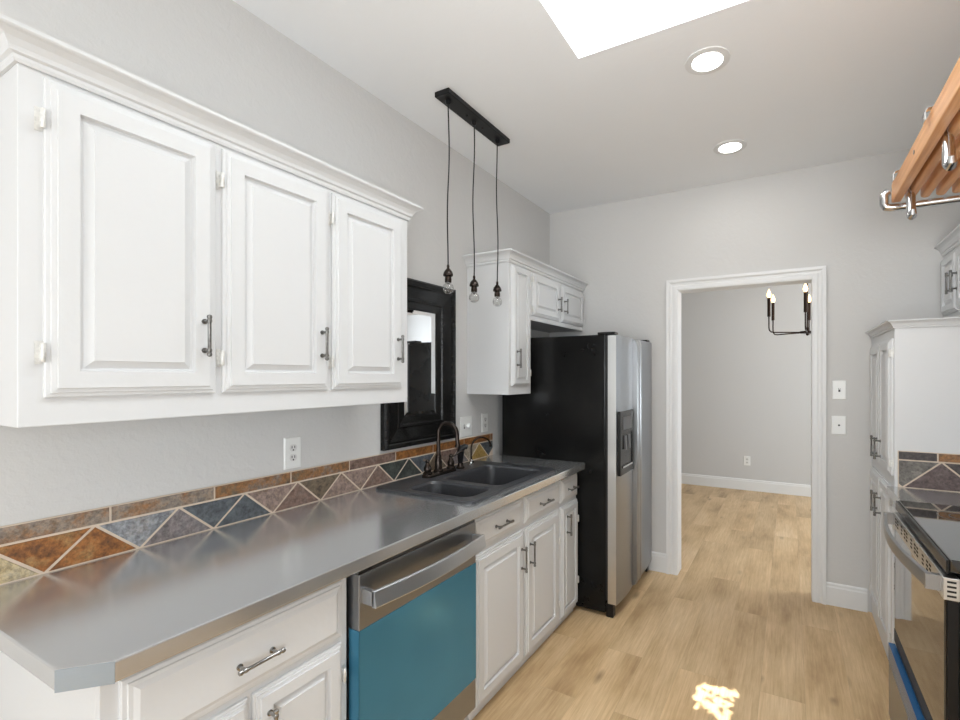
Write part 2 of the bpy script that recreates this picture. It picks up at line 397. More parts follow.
# doorway casing with mitred, moulded profile and jamb lining
CW = 0.078
prof = [(0, 0), (0, 0.010), (0.012, 0.014), (0.030, 0.014), (0.036, 0.010), (0.050, 0.013), (0.060, 0.021), (CW, 0.024), (CW, 0)]
cs = MB()
for yy, nn in ((YB, -1), (YB+0.12, 1)):
    cs.sweep([(DX0, yy, 0), (DX0, yy, DZ), (DX1, yy, DZ), (DX1, yy, 0)], [(-1, 0, 0), (-1, 0, 1), (1, 0, 1), (1, 0, 0)], prof, (0, nn, 0))
cs.box(DX0-0.015, DX0, YB, YB+0.12, 0, DZ); cs.box(DX1, DX1+0.015, YB, YB+0.12, 0, DZ); cs.box(DX0-0.015, DX1+0.015, YB, YB+0.12, DZ, DZ+0.015)
struct('trim_1', cs, M['trim'])
bprof = [(0, 0), (0.014, 0), (0.014, 0.112), (0.010, 0.120), (0.010, 0.132), (0.004, 0.140), (0, 0.140)]
bb = MB()
bb.sweep([(0.0, YB, 0), (DX0-CW, YB, 0)], [(0, -1, 0)]*2, bprof)
bb.sweep([(DX1+CW, YB, 0), (2.178, YB, 0)], [(0, -1, 0)]*2, bprof)
struct('baseboard_back', bb, M['trim'])
struct('baseboard_far', MB().sweep([(FXL, FYB, 0), (FXR, FYB, 0)], [(0, -1, 0)]*2, bprof), M['trim'])

# ------------------------------------------------------------------ hardware and doors
def pull(parent, c, out, along, length=0.105, mat='pull'):
    # bar pull: two posts and a bar with ball ends
    c, out, along = Vector(c), Vector(out), Vector(along)
    mb = MB(); h = length/2; st = 0.026
    for s in (-1, 1):
        p = c + along*s*(h-0.012)
        mb.tube([p, p+out*0.003, p+out*0.0035, p+out*(st-0.003), p+out*st], [0.0075, 0.0075, 0.0042, 0.0042, 0.0050], 10)
    a = c + out*st
    q = [(-h-0.006, 0.002), (-h-0.004, 0.0055), (-h+0.001, 0.0068), (-h+0.006, 0.0048), (-h+0.010, 0.0062), (-h+0.014, 0.0062), (-h+0.018, 0.0046)]
    pr = q + [(-t, r) for t, r in reversed(q)]
    mb.tube([a+along*t for t, r in pr], [r for t, r in pr], 12)
    return obj('handle', mb, M[mat], parent, smooth=True)
def hinge(parent, c, out, side, h=0.052):
    # c on the face frame at the door's edge, side = direction from the door to the frame
    c, out, side = Vector(c), Vector(out), Vector(side); z = V(0, 0, 1)
    mb = MB()
    def slab(a0, a1, d0, d1, z0, z1):
        v = [mb.bm.verts.new(c+side*a+out*d+z*q) for a in (a0, a1) for d in (d0, d1) for q in (z0, z1)]
        for q in ((0, 1, 3, 2), (4, 6, 7, 5), (0, 4, 5, 1), (2, 3, 7, 6), (0, 2, 6, 4), (1, 5, 7, 3)): mb.face([v[i] for i in q])
    slab(0.001, 0.014, 0.0, 0.0022, -h/2, h/2)
    slab(0.001, 0.006, 0.0022, 0.016, -h*0.36, h*0.30)
    p = c+side*0.004+out*0.016
    mb.tube([p-z*h*0.42, p-z*h*0.36, p+z*h*0.36, p+z*h*0.42], [0.003, 0.0052, 0.0052, 0.003], 8)
    return obj('hinge', mb, M['hinge'], parent, smooth=True)
def door_steps(w, h, t=0.020):
    k = min(1.0, min(w, h)/0.33)
    return [(0, 0), (0, 0.008), (0.002, 0.010), (0.009*k, 0.0105), (0.0105*k, 0.0145), (0.019*k, 0.0155), (0.0205*k, t),
            (0.058*k, t), (0.061*k, t-0.011), (0.067*k, t-0.0115), (0.083*k, t-0.0035), (0.0845*k, t-0.0005)]
def drawer_steps(w, h, t=0.020):
    return [(0, 0), (0, 0.008), (0.002, 0.010), (0.009, 0.011), (0.0105, 0.0145), (0.018, 0.0155), (0.028, t)]
def front(parent, kind, xf, y0, y1, z0, z1, sgn=1, **kw):
    # door or drawer front lying on the plane x = xf, looking to +x (sgn 1) or -x (sgn -1)
    mb = MB(); w, h = y1-y0, z1-z0
    st = door_steps(w, h) if kind == 'door' else drawer_steps(w, h)
    mb.panel((xf, y0, z0), (0, 1, 0), (0, 0, 1), (sgn, 0, 0), w, h, st)
    return obj(kind, mb, M['cab'], parent, **kw)
CROWN = [(0, 0), (0.007, 0.0), (0.011, 0.008), (0.011, 0.018), (0.019, 0.022), (0.022, 0.034), (0.032, 0.050), (0.047, 0.061), (0.056, 0.064), (0.060, 0.068), (0.060, 0.078), (0, 0.078)]
def crown(parent, corners, dirs, z, k=1.0):
    mb = MB(); mb.sweep([(x, y, z) for x, y in corners], dirs, [(o*k, h*k) for o, h in CROWN])
    return obj('crown', mb, M['cab'], parent)

# ------------------------------------------------------------------ left upper cabinet
XU = 0.30
def wall_body(x0, x1, y0, y1, z0, z1): return MB().box(x0, x1, y0, y1, z0, z1)
uc = thing('wall_cabinet', (0.0, 0.94, 1.343), 'large white three-door wall cabinet over the long metal counter, left side of kitchen', 'cabinet')
obj('body', wall_body(0.0, XU, 0.377, 1.570, 1.338, 2.124), M['cab'], uc, bevel=0.002)
crown(uc, [(0, 0.377), (XU, 0.377), (XU, 1.570), (0, 1.570)], [(0, -1, 0), (1, -1, 0), (1, 1, 0), (0, 1, 0)], 2.124, 0.82)
for y0, y1 in ((0.417, 0.777), (0.796, 1.160), (1.176, 1.530)):
    d = front(uc, 'door', XU, y0, y1, 1.402, 2.113)
    pull(d, (XU+0.020, y1-0.036, 1.562), (1, 0, 0), (0, 0, 1))
    for z in (1.502, 2.018): hinge(d, (XU, y0, z), (1, 0, 0), (0, -1, 0))

# ------------------------------------------------------------------ cabinets by the refrigerator
n0, n1, n2 = 2.420, 2.695, YB-0.006
nc = thing('wall_cabinet', (0.0, (n0+n1)/2, 1.343), 'narrow tall white wall cabinet with one door, left of the refrigerator cabinet', 'cabinet')
obj('body', wall_body(0.0, XU, n0, n1, 1.338, 2.124), M['cab'], nc, bevel=0.002)
crown(nc, [(0, n0), (XU, n0), (XU, n1)], [(0, -1, 0), (1, -1, 0), (1, 0, 0)], 2.124, 0.82)
d = front(nc, 'door', XU, n0+0.032, n1-0.036, 1.392, 2.113)
pull(d, (XU+0.020, n0+0.068, 1.556), (1, 0, 0), (0, 0, 1))
for z in (1.47, 2.02): hinge(d, (XU, n1-0.036, z), (1, 0, 0), (0, 1, 0), 0.05)
oc = thing('wall_cabinet', (0.0, (n1+n2)/2, 1.785), 'short white two-door wall cabinet above the black refrigerator', 'cabinet')
obj('body', wall_body(0.0, XU, n1+0.001, n2, 1.808, 2.124), M['cab'], oc, bevel=0.002)
crown(oc, [(XU, n1+0.001), (XU, n2)], [(1, 0, 0), (1, 0, 0)], 2.124, 0.82)
ym = 3.123
for y0, y1, hy in ((n1+0.012, ym-0.022, ym-0.052), (ym+0.022, n2-0.02, ym+0.052)):
    d = front(oc, 'door', XU, y0, y1, 1.842, 2.110)
    pull(d, (XU+0.020, hy, 1.955), (1, 0, 0), (0, 0, 1), 0.095)
    hy2, sd = (y0, -1) if hy < ym else (y1, 1)
    for z in (1.88, 2.07): hinge(d, (XU, hy2, z), (1, 0, 0), (0, sd, 0), 0.045)

# ------------------------------------------------------------------ left base run
XB = 0.600; ZT = 0.878
def base_body(y0, y1, xf=XB, wall=0.004, sgn=1, ztop=ZT):
    mb = MB(); t = 0.018
    def bx(a, b_, c, d, e, f):
        x0, x1 = (a, b_) if sgn > 0 else (b_, a)
        mb.box(min(x0, x1), max(x0, x1), c, d, e, f)
    bx(wall, xf-sgn*t, y0, y0+t, 0.0, ztop); bx(wall, xf-sgn*t, y1-t, y1, 0.0, ztop)
    bx(wall, xf-sgn*t, y0+t, y1-t, 0.09, 0.108)
    bx(xf-sgn*t, xf, y0, y1, 0.035, ztop)
    bx(xf-sgn*t*2, xf-sgn*t, y0+t, y1-t, 0.0, 0.09)
    return mb
b1 = thing('base_cabinet', (0.0, 0.69, 0.0), 'white base cabinet with one wide drawer over two doors, near end of long counter', 'cabinet')
obj('body', base_body(0.410, 0.990), M['cab'], b1, bevel=0.0015)
d = front(b1, 'drawer', XB, 0.440, 0.966, 0.690, 0.852)
pull(d, (XB+0.020, 0.704, 0.764), (1, 0, 0), (0, 1, 0), 0.105, 'pull_bright')
for y0, y1, hy, hg, sd in ((0.440, 0.690, 0.660, 0.440, -1), (0.702, 0.966, 0.738, 0.966, 1)):
    d = front(b1, 'door', XB, y0, y1, 0.075, 0.672)
    pull(d, (XB+0.020, hy, 0.570), (1, 0, 0), (0, 0, 1), 0.105, 'pull_bright')
    for z in (0.16, 0.575): hinge(d, (XB, hg, z), (1, 0, 0), (0, sd, 0), 0.05)
b2 = thing('base_cabinet', (0.0, 2.03, 0.0), 'white sink base cabinet with two drawer fronts above two doors, beside the dishwasher', 'cabinet')
obj('body', base_body(1.606, 2.462), M['cab'], b2, bevel=0.0015)
for y0, y1 in ((1.632, 2.028), (2.062, 2.450)):
    d = front(b2, 'drawer', XB, y0, y1, 0.722, 0.852)
    pull(d, (XB+0.020, (y0+y1)/2, 0.786), (1, 0, 0), (0, 1, 0), 0.115)
for y0, y1, hy, hg, sd in ((1.632, 2.050, 2.014, 1.632, -1), (2.064, 2.450, 2.100, 2.450, 1)):
    d = front(b2, 'door', XB, y0, y1, 0.060, 0.696)
    pull(d, (XB+0.020, hy, 0.565), (1, 0, 0), (0, 0, 1), 0.115)
    for z in (0.16, 0.52): hinge(d, (XB, hg, z), (1, 0, 0), (0, sd, 0), 0.05)
b3 = thing('base_cabinet', (0.0, 2.58, 0.0), 'narrow white base cabinet with one drawer and one door, next to the refrigerator', 'cabinet')
obj('body', base_body(2.463, 2.728), M['cab'], b3, bevel=0.0015)
d = front(b3, 'drawer', XB, 2.486, 2.722, 0.722, 0.852)
pull(d, (XB+0.020, 2.606, 0.786), (1, 0, 0), (0, 1, 0), 0.10)
d = front(b3, 'door', XB, 2.486, 2.722, 0.060, 0.696)
pull(d, (XB+0.020, 2.552, 0.585), (1, 0, 0), (0, 0, 1), 0.115)
for z in (0.2, 0.575): hinge(d, (XB, 2.722, z), (1, 0, 0), (0, 1, 0), 0.05)

# dishwasher with protective film
XD = 0.640
dw = thing('dishwasher', (0.32, 1.285, 0.0), 'stainless dishwasher with blue protective film, under the long counter', 'dishwasher')
obj('tub', MB().box(0.03, 0.585, 0.992, 1.603, 0.10, 0.868), M['gap'], dw)
obj('toe_kick', MB().box(0.45, 0.56, 0.99, 1.595, 0.0, 0.10), M['black'], dw)
obj('door', MB().box(0.585, XD, 1.002, 1.600, 0.105, 0.858), M['steel'], dw, bevel=0.003)
obj('control_strip', MB().box(0.588, XD-0.004, 1.004, 1.598, 0.858, 0.872), M['blackglass'], dw, label='black control strip along the top edge')
fl = MB(); fl.box(XD, XD+0.0012, 1.0005, 1.600, 0.226, 0.694); fl.box(0.600, XD+0.0012, 0.9995, 1.002, 0.226, 0.694)
obj('protective_film', fl, M['film'], dw, label='blue plastic protective film on the door')
hb = MB(); pts = []
K = 14
secs = []
for i in range(K+1):
    t = i/K; y = 1.014 + t*(1.590-1.014)
    x = XD + 0.040 + 0.024*math.sin(PI*t)
    secs.append([(x, y, 0.768), (x+0.016, y, 0.769), (x+0.017, y, 0.772), (x+0.009, y, 0.815), (x+0.006, y, 0.818), (x, y, 0.818)])
hb.rings(secs)
for y0, y1 in ((1.014, 1.030), (1.574, 1.590)): hb.box(XD, XD+0.046, y0, y1, 0.772, 0.814)
obj('handle', hb, M['handle_steel'], dw, smooth=True, sharp=25)

# metal worktop
CX, CE, CZ0, CZ1 = 0.660, 2.732, 0.880, 0.921
sk = (0.055, 0.614, 1.604, 2.425)        # sink outline
ct = MB()
outer = [(0.001, 0.342), (0.598, 0.348), (CX, 0.412), (CX, CE), (0.001, CE)]
hole = rrect(sk[0]+0.02, sk[1]-0.02, sk[2]+0.02, sk[3]-0.02, 0.03)
for z in (CZ0, CZ1):
    ed = []
    for loop in (outer, hole):
        vs = [ct.bm.verts.new((x, y, z)) for x, y in loop]
        ed += [ct.bm.edges.new((vs[i], vs[(i+1) % len(vs)])) for i in range(len(vs))]
    bmesh.ops.triangle_fill(ct.bm, edges=ed, use_beauty=True)
for loop in (outer, hole): ct.rings([[(x, y, CZ0) for x, y in loop], [(x, y, CZ1) for x, y in loop]], False, False)
bmesh.ops.remove_doubles(ct.bm, verts=ct.bm.verts, dist=1e-5)
wt = thing('worktop', (0.33, 1.5, CZ0), 'long brushed metal counter with clipped near corner, holding the sink', 'countertop')
obj('slab', ct, M['counter'], wt, bevel=0.0035)
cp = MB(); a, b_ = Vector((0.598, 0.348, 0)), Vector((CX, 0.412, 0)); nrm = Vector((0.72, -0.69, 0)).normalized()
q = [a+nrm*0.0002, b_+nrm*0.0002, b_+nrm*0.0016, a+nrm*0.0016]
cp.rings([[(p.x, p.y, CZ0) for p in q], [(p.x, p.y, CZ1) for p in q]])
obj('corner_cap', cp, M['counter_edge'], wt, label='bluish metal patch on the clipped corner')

# slate backsplash
def inset_poly(poly, d):
    c = [Vector(p) for p in poly]; n = len(c); out = []
    area_ = sum(c[i].x*c[(i+1) % n].y - c[(i+1) % n].x*c[i].y for i in range(n))
    s = 1 if area_ > 0 else -1
    for i in range(n):
        p0, p1, p2 = c[i-1], c[i], c[(i+1) % n]
        d1 = (p1-p0).normalized(); d2 = (p2-p1).normalized()
        n1 = Vector((-d1.y, d1.x))*s; n2 = Vector((-d2.y, d2.x))*s
        bis = (n1+n2); bis = bis/(1+n1.dot(n2)) if (1+n1.dot(n2)) > 0.2 else bis*0.5
        out.append(p1+bis*d)
    return out
BM = {k: i for i, k in enumerate(['grout'] + list(SL))}
BMATS = [M['grout']] + list(SL.values())
def tile(mb, poly, kind, at, g=0.0036, t=0.0085, t0=0.006):
    p = inset_poly(poly, g); p2 = inset_poly(poly, g+0.0012)
    mb.mi = BM[kind]
    mb.rings([[at(u, v, t0) for u, v in p], [at(u, v, t) for u, v in p], [at(u, v, t+0.001) for u, v in p2]], cap0=False)
def splash(at, u0, u1, zb, zt, zs, phase, per, ups, downs, strips, sphase, slen, ender=None):
    mb = MB(); mb.mi = 0
    mb.rings([[at(u0, zb, 0), at(u1, zb, 0), at(u1, zt, 0), at(u0, zt, 0)], [at(u0, zb, 0.007), at(u1, zb, 0.007), at(u1, zt, 0.007), at(u0, zt, 0.007)]])
    def clip(poly):
        # clip to u0..u1
        for lim, sg in ((u0, 1), (u1, -1)):
            out = []
            for i in range(len(poly)):
                a, b_ = poly[i-1], poly[i]
                ia, ib = (a[0]-lim)*sg >= 0, (b_[0]-lim)*sg >= 0
                if ia != ib:
                    t = (lim-a[0])/(b_[0]-a[0]); out.append((lim, a[1]+t*(b_[1]-a[1])))
                if ib: out.append(b_)
            poly = out
            if len(poly) < 3: return None
        xs = [p[0] for p in poly]
        return poly if max(xs)-min(xs) > 0.02 else None
    for k, c in ups.items():
        a = phase+k*per; p = clip([(a-per/2, zb), (a+per/2, zb), (a, zs)])
        if p: tile(mb, p, c, at)
    for k, c in downs.items():
        a = phase+k*per; p = clip([(a, zs), (a+per/2, zb), (a+per, zs)])
        if p: tile(mb, p, c, at)
    for k, c in strips.items():
        p = clip([(sphase+k*slen, zs), (sphase+(k+1)*slen, zs), (sphase+(k+1)*slen, zt), (sphase+k*slen, zt)])
        if p: tile(mb, p, c, at, 0.0030)
    return mb
mb = splash(lambda u, v, d: (d, u, v), 0.342, 2.700, CZ1, 1.068, 1.021, 0.610, 0.2145,
    {-1: 'yellow', 0: 'rust', 1: 'purple', 2: 'slate', 3: 'brown', 4: 'pink', 5: 'brown', 6: 'green', 7: 'olive', 8: 'purple', 9: 'gold'},
    {-2: 'tan', -1: 'rust', 0: 'bluegrey', 1: 'slate', 2: 'pink', 3: 'olive', 4: 'pink', 5: 'green', 6: 'slate', 7: 'brown', 8: 'tan', 9: 'slate'},
    {-2: 'mixgrey', -1: 'mixgrey', 0: 'mixgrey', 1: 'mixrust', 2: 'mixrust', 3: 'brown', 4: 'orange', 5: 'orange', 6: 'orange', 7: 'mixrust'}, 0.645, 0.289)
tag(obj('backsplash', mb, BMATS), 'multicoloured slate tile backsplash of triangles along the left wall above the long counter', 'backsplash')

# ------------------------------------------------------------------ sink
zr = CZ1+0.013
sn = MB()
x0, x1, y0, y1 = sk
bowlA = (0.205, 0.566, 1.652, 1.862); bowlB = (0.205, 0.566, 1.905, 2.352)
o_low = rrect(x0, x1, y0, y1, 0.035); o_top = rrect(x0+0.006, x1-0.006, y0+0.006, y1-0.006, 0.032)
sn.rings([[(x, y, CZ1) for x, y in o_low], [(x, y, zr-0.004) for x, y in o_low], [(x, y, zr) for x, y in o_top]], False, False)
ed = []
def loopedges(loop, z):
    vs = [sn.bm.verts.new((x, y, z)) for x, y in loop]
    return [sn.bm.edges.new((vs[i], vs[(i+1) % len(vs)])) for i in range(len(vs))]
ed = loopedges(o_top, zr)
for (a0, a1, c0, c1) in (bowlA, bowlB): ed += loopedges(rrect(a0, a1, c0, c1, 0.05), zr)
bmesh.ops.triangle_fill(sn.bm, edges=ed, use_beauty=True)
for i, (a0, a1, c0, c1) in enumerate((bowlA, bowlB)):
    dp = 0.13 if i == 0 else 0.165
    rg = []
    for ins, z, r in ((0, zr, 0.05), (0.004, zr-0.002, 0.05), (0.010, zr-0.012, 0.048), (0.022, zr-dp*0.85, 0.05), (0.04, zr-dp, 0.06)):
        rg.append([(x, y, z) for x, y in rrect(a0+ins, a1-ins, c0+ins, c1-ins, r)])
    sn.rings(rg, False, True)
    # outer skin so the bowl has thickness
    rg2 = [[(x, y, zr-0.012) for x, y in rrect(a0-0.004, a1+0.004, c0-0.004, c1+0.004, 0.05)], [(x, y, zr-dp-0.012) for x, y in rrect(a0+0.02, a1-0.02, c0+0.02, c1-0.02, 0.05)]]
    sn.rings(rg2, False, True)
bmesh.ops.remove_doubles(sn.bm, verts=sn.bm.verts, dist=1e-5)
st = thing('sink', (0.34, 2.04, CZ1), 'dark grey granite double-bowl sink set into the metal counter', 'sink')
obj('basin', sn, M['sink'], st, smooth=True, sharp=20)
for (a0, a1, c0, c1), dp in ((bowlA, 0.13), (bowlB, 0.165)):
    obj('drain', MB().lathe(((a0+a1)/2-0.05, (c0+c1)/2, zr-dp), [(0.045, 0), (0.045, 0.002), (0.036, 0.003), (0.030, 0.0008), (0.0, 0.0008)], 'z', 24), M['chrome'], st, smooth=True)

# ------------------------------------------------------------------ faucet (bridge plate, gooseneck, two handles)
fy = 1.992; fx = 0.138
ft = thing('faucet', (fx, fy, zr), 'dark bronze gooseneck faucet with two lever handles on the sink', 'faucet')
bp = MB(); bp.rings([[(x, y, z) for x, y in rrect(fx-0.028+i, fx+0.028-i, fy-0.128+i, fy+0.118-i, 0.027-i, 5)] for z, i in ((zr, 0), (zr+0.010, 0), (zr+0.016, 0.006))])
obj('base_plate', bp, M['bronze'], ft, smooth=True)
zb = zr+0.016
py = fy-0.015
sp = MB()
sp.lathe((fx, py, zb), [(0.026, 0), (0.026, 0.006), (0.020, 0.012), (0.019, 0.05), (0.016, 0.075), (0.0165, 0.080), (0.0125, 0.086), (0.0115, 0.12)], 'z', 16)
pts = [(fx, py, zb+0.115), (fx, py, zb+0.19)]
R = 0.050
for k in range(13):
    a = PI - PI*1.02*k/12
    pts.append((fx+R+R*math.cos(a), py+0.028*(k/12), zb+0.202+R*math.sin(a)*1.05))
e = pts[-1]; pts += [(e[0]+0.001, e[1], e[2]-0.02), (e[0]+0.004, e[1], e[2]-0.06)]
sp.tube(pts, 0.0105, 12)
sp.lathe((e[0]+0.004, e[1], e[2]-0.072), [(0.010, 0), (0.014, 0.003), (0.014, 0.014), (0.011, 0.018)], 'z', 14)
obj('spout', sp, M['bronze'], ft, smooth=True)
for s, hy in ((-1, fy-0.100), (1, fy+0.090)):
    h = MB()
    h.lathe((fx, hy, zb), [(0.024, 0), (0.024, 0.006), (0.017, 0.012), (0.020, 0.030), (0.014, 0.045), (0.009, 0.056), (0.011, 0.066), (0.006, 0.074), (0.0, 0.078)], 'z', 16)
    h.tube([(fx, hy, zb+0.060), (fx+0.012, hy+s*0.02, zb+0.066), (fx+0.026, hy+s*0.05, zb+0.082), (fx+0.030, hy+s*0.060, zb+0.084)], [0.0055, 0.005, 0.006, 0.0075], 10)
    obj('handle', h, M['bronze'], ft, smooth=True)
ss = thing('side_sprayer', (fx, 2.168, zr), 'dark side sprayer standing right of the gooseneck faucet', 'sprayer')
obj('base', MB().lathe((fx, 2.168, zr), [(0.024, 0), (0.024, 0.006), (0.017, 0.012), (0.015, 0.03)], 'z', 16), M['bronze'], ss, smooth=True)
sb = MB(); sb.tube([(fx, 2.168, zr+0.026), (fx, 2.168, zr+0.06), (fx+0.002, 2.168, zr+0.10), (fx+0.008, 2.171, zr+0.112), (fx+0.024, 2.180, zr+0.122), (fx+0.036, 2.187, zr+0.118)], [0.013, 0.018, 0.021, 0.019, 0.015, 0.013], 14)
obj('spray_head', sb, M['black'], ss, smooth=True)
wf_ = thing('filter_faucet', (0.132, 2.280, zr), 'slim chrome-based filtered water tap near the refrigerator side of the sink', 'faucet')
obj('base', MB().lathe((0.132, 2.280, zr), [(0.019, 0), (0.019, 0.004), (0.011, 0.008), (0.011, 0.026), (0.008, 0.03)], 'z', 16), M['chrome'], wf_, smooth=True)
t = MB(); pts = [(0.132, 2.280, zr+0.028), (0.132, 2.280, zr+0.10)]
for k in range(1, 13):
    a = PI - PI*0.95*k/12
    pts.append((0.132+(0.075+0.075*math.cos(a))*0.42, 2.280+(0.075+0.075*math.cos(a))*0.72, zr+0.10+0.055*math.sin(a)))
t.tube(pts, 0.0052, 10); e = pts[-1]; t.tube([e, (e[0], e[1], e[2]-0.012), (e[0], e[1], e[2]-0.014)], [0.007, 0.007, 0.004], 10)
obj('spout', t, M['bronze'], wf_, smooth=True)
obj('lever', MB().tube([(0.132, 2.280, zr+0.020), (0.152, 2.263, zr+0.026), (0.167, 2.250, zr+0.024)], [0.004, 0.004, 0.005], 8), M['black'], wf_, smooth=True)

# ------------------------------------------------------------------ mirror leaning flat on the wall
my0, my1, mz0, mz1 = 1.705, 2.272, 1.085, 1.958
fw_ = 0.158
mr = thing('mirror', (0.0, (my0+my1)/2, mz0), 'black framed wall mirror with wide stepped frame hanging above the sink', 'mirror')
pf = [(0, 0.001), (0, 0.026), (0.010, 0.034), (0.022, 0.034), (0.028, 0.028), (0.036, 0.030), (0.046, 0.026), (0.098, 0.019), (0.104, 0.023), (0.114, 0.021), (0.120, 0.014), (0.150, 0.010), (fw_, 0.008), (fw_, 0.001)]
fm = MB()
cor = [(my0, mz0, 1, 1), (my1, mz0, -1, 1), (my1, mz1, -1, -1), (my0, mz1, 1, -1)]
rg = [[(d_, y+sy*o, z+sz*o) for o, d_ in pf] for y, z, sy, sz in cor]; rg.append(rg[0])
fm.rings(rg, False, False); bmesh.ops.remove_doubles(fm.bm, verts=fm.bm.verts, dist=1e-6)
obj('frame', fm, M['frame'], mr)
gl = MB()
iw = (my0+fw_-0.004, my1-fw_+0.004, mz0+fw_-0.004, mz1-fw_+0.004)
gl.panel((0.002, iw[0], iw[2]), (0, 1, 0), (0, 0, 1), (1, 0, 0), iw[1]-iw[0], iw[3]-iw[2], [(0, 0), (0, 0.003), (0.022, 0.0055)])
obj('glass', gl, M['mirror'], mr)

# ------------------------------------------------------------------ wall plates
def plate_at(o, u, v, n, w, h, name, label, cat, kind, group=None):
    o, u, v, n = Vector(o), Vector(u), Vector(v), Vector(n)
    t = thing(name, o, label, cat, group)
    mb = MB(); mb.panel(o-u*w/2-v*h/2, u, v, n, w, h, [(0, 0), (0, 0.003), (0.004, 0.006)])
    obj('plate', mb, M['plate'], t)
    def pad(cu, cv, a, b_, d0, d1, nm, mat, rnd=False):
        m2 = MB(); c = o+u*cu+v*cv
        if rnd:
            m2.rings([[c+u*(a*math.cos(2*PI*k/18))+v*(b_*max(-0.82, min(0.82, math.sin(2*PI*k/18))))+n*dd for k in range(18)] for dd in (d0, d1)])
        else: m2.panel(c-u*a-v*b_, u, v, n, 2*a, 2*b_, [(0, d0), (0, d1)])
        return obj(nm, m2, mat, t)
    if kind == 'outlet':
        for s in (-1, 1):
            r = pad(0, s*0.0195, 0.0165, 0.0165, 0.006, 0.0075, 'socket', M['plate_grey'], True)
            m3 = MB(); c = o+v*s*0.0195
            for du in (-0.006, 0.006): m3.panel(c+u*(du-0.0016)+v*-0.002, u, v, n, 0.0032, 0.010, [(0, 0.0075), (0, 0.0079)])
            m3.rings([[c-v*0.0085+u*0.0034*math.cos(2*PI*k/10)+v*0.0034*math.sin(2*PI*k/10)+n*dd for k in range(10)] for dd in (0.0075, 0.0079)])
            obj('slots', m3, M['slot'], r)
    elif kind == 'switch':
        pad(0, 0, 0.005, 0.012, 0.006, 0.007, 'slot', M['slot'])
        m3 = MB(); c = o+v*0.003
        m3.panel(c-u*0.0035-v*0.006, u, v, (n+v*0.6).normalized(), 0.007, 0.012, [(0, 0.005), (0.0008, 0.016)])
        obj('toggle', m3, M['plate'], t)
    elif kind == 'jack':
        pad(0, 0, 0.006, 0.006, 0.006, 0.009, 'jack', M['slot'], True)
    elif kind == 'combo':
        for du in (-0.023,):
            pad(du, 0, 0.005, 0.012, 0.006, 0.007, 'slot', M['slot'])
            m3 = MB(); c = o+u*du+v*0.003; m3.panel(c-u*0.0035-v*0.006, u, v, n, 0.007, 0.012, [(0, 0.006), (0.0008, 0.015)]); obj('toggle', m3, M['plate'], t)
        m3 = MB(); m3.lathe(o+u*0.023+n*0.006, [(0.017, 0), (0.017, 0.004), (0.014, 0.016), (0.0, 0.017)], tuple(n), 18); obj('knob', m3, M['plate'], t, smooth=True)
    return t
M['plate_grey'] = plain('socket_face', (0.72, 0.71, 0.69), 0.35)
e_y, e_z, e_x = (0, 1, 0), (0, 0, 1), (1, 0, 0)
plate_at((0, 1.234, 1.142), e_y, e_z, (1, 0, 0), 0.074, 0.126, 'wall_outlet', 'white double wall outlet above backsplash under the big wall cabinet', 'outlet', 'outlet')
plate_at((0, 2.407, 1.139), e_y, e_z, (1, 0, 0), 0.118, 0.122, 'wall_switch', 'white double switch plate with dimmer knob beside the black mirror', 'switch', 'combo')
plate_at((0, 2.612, 1.146), e_y, e_z, (1, 0, 0), 0.072, 0.122, 'wall_outlet', 'white wall outlet between the switch plate and the refrigerator', 'outlet', 'outlet')
plate_at((2.033, YB, 1.362), (1, 0, 0), e_z, (0, -1, 0), 0.074, 0.118, 'wall_switch', 'upper white toggle switch plate right of the doorway', 'switch', 'switch')
plate_at((2.031, YB, 1.140), (1, 0, 0), e_z, (0, -1, 0), 0.078, 0.118, 'wall_jack', 'lower white wall plate with small dark jack, right of the doorway', 'jack plate', 'jack')
plate_at((1.281, FYB, 0.372), (1, 0, 0), e_z, (0, -1, 0), 0.074, 0.118, 'wall_outlet', 'white wall outlet low on far room wall through the doorway', 'outlet', 'outlet')

# ------------------------------------------------------------------ refrigerator
fr = thing('refrigerator', (0.45, 3.15, 0.0), 'side-by-side refrigerator with black side and stainless doors by the back wall', 'refrigerator')
f0, f1 = 2.742, 3.570
obj('case', MB().box(0.055, 0.785, f0, f1, 0.025, 1.700), M['fridge'], fr, bevel=0.006)
obj('gasket', MB().box(0.785, 0.800, f0+0.006, f1-0.006, 0.10, 1.690), M['gap'], fr)
split = 3.105
def fdoor(y0, y1):
    mb = MB(); K = 10; rg = []
    for i in range(K+1):
        t = i/K; y = y0+(y1-y0)*t
        x = 0.856+0.010*math.sin(PI*t)
        if i in (0, K): x -= 0.004
        rg.append([(0.800, y, 0.085), (x, y, 0.085), (x, y, 1.694), (0.800, y, 1.694)])
    mb.rings(rg); return obj('door', mb, M['steel'], fr, smooth=True)
dL = fdoor(f0, split-0.004); dR = fdoor(split+0.004, f1)
dL['label'] = 'freezer door with ice and water dispenser'
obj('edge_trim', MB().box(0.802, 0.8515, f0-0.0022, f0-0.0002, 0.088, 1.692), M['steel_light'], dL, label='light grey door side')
for dd, y, s in ((dL, split-0.032, -1), (dR, split+0.032, 1)):
    h = MB(); rg = []
    for z, px in ((0.092, 0.872), (0.10, 0.884), (0.14, 0.896), (0.9, 0.898), (1.64, 0.896), (1.68, 0.884), (1.688, 0.872)):
        rg.append([(0.852, y-0.026, z), (px-0.006, y-0.026, z), (px, y-0.014, z), (px, y+0.014, z), (px-0.006, y+0.026, z), (0.852, y+0.026, z)])
    h.rings(rg)
    obj('handle', h, M['fridge_handle'], dd, smooth=True)
dp = MB(); y0, y1, z0, z1 = 2.765, 3.035, 0.850, 1.236
XDp = 0.868
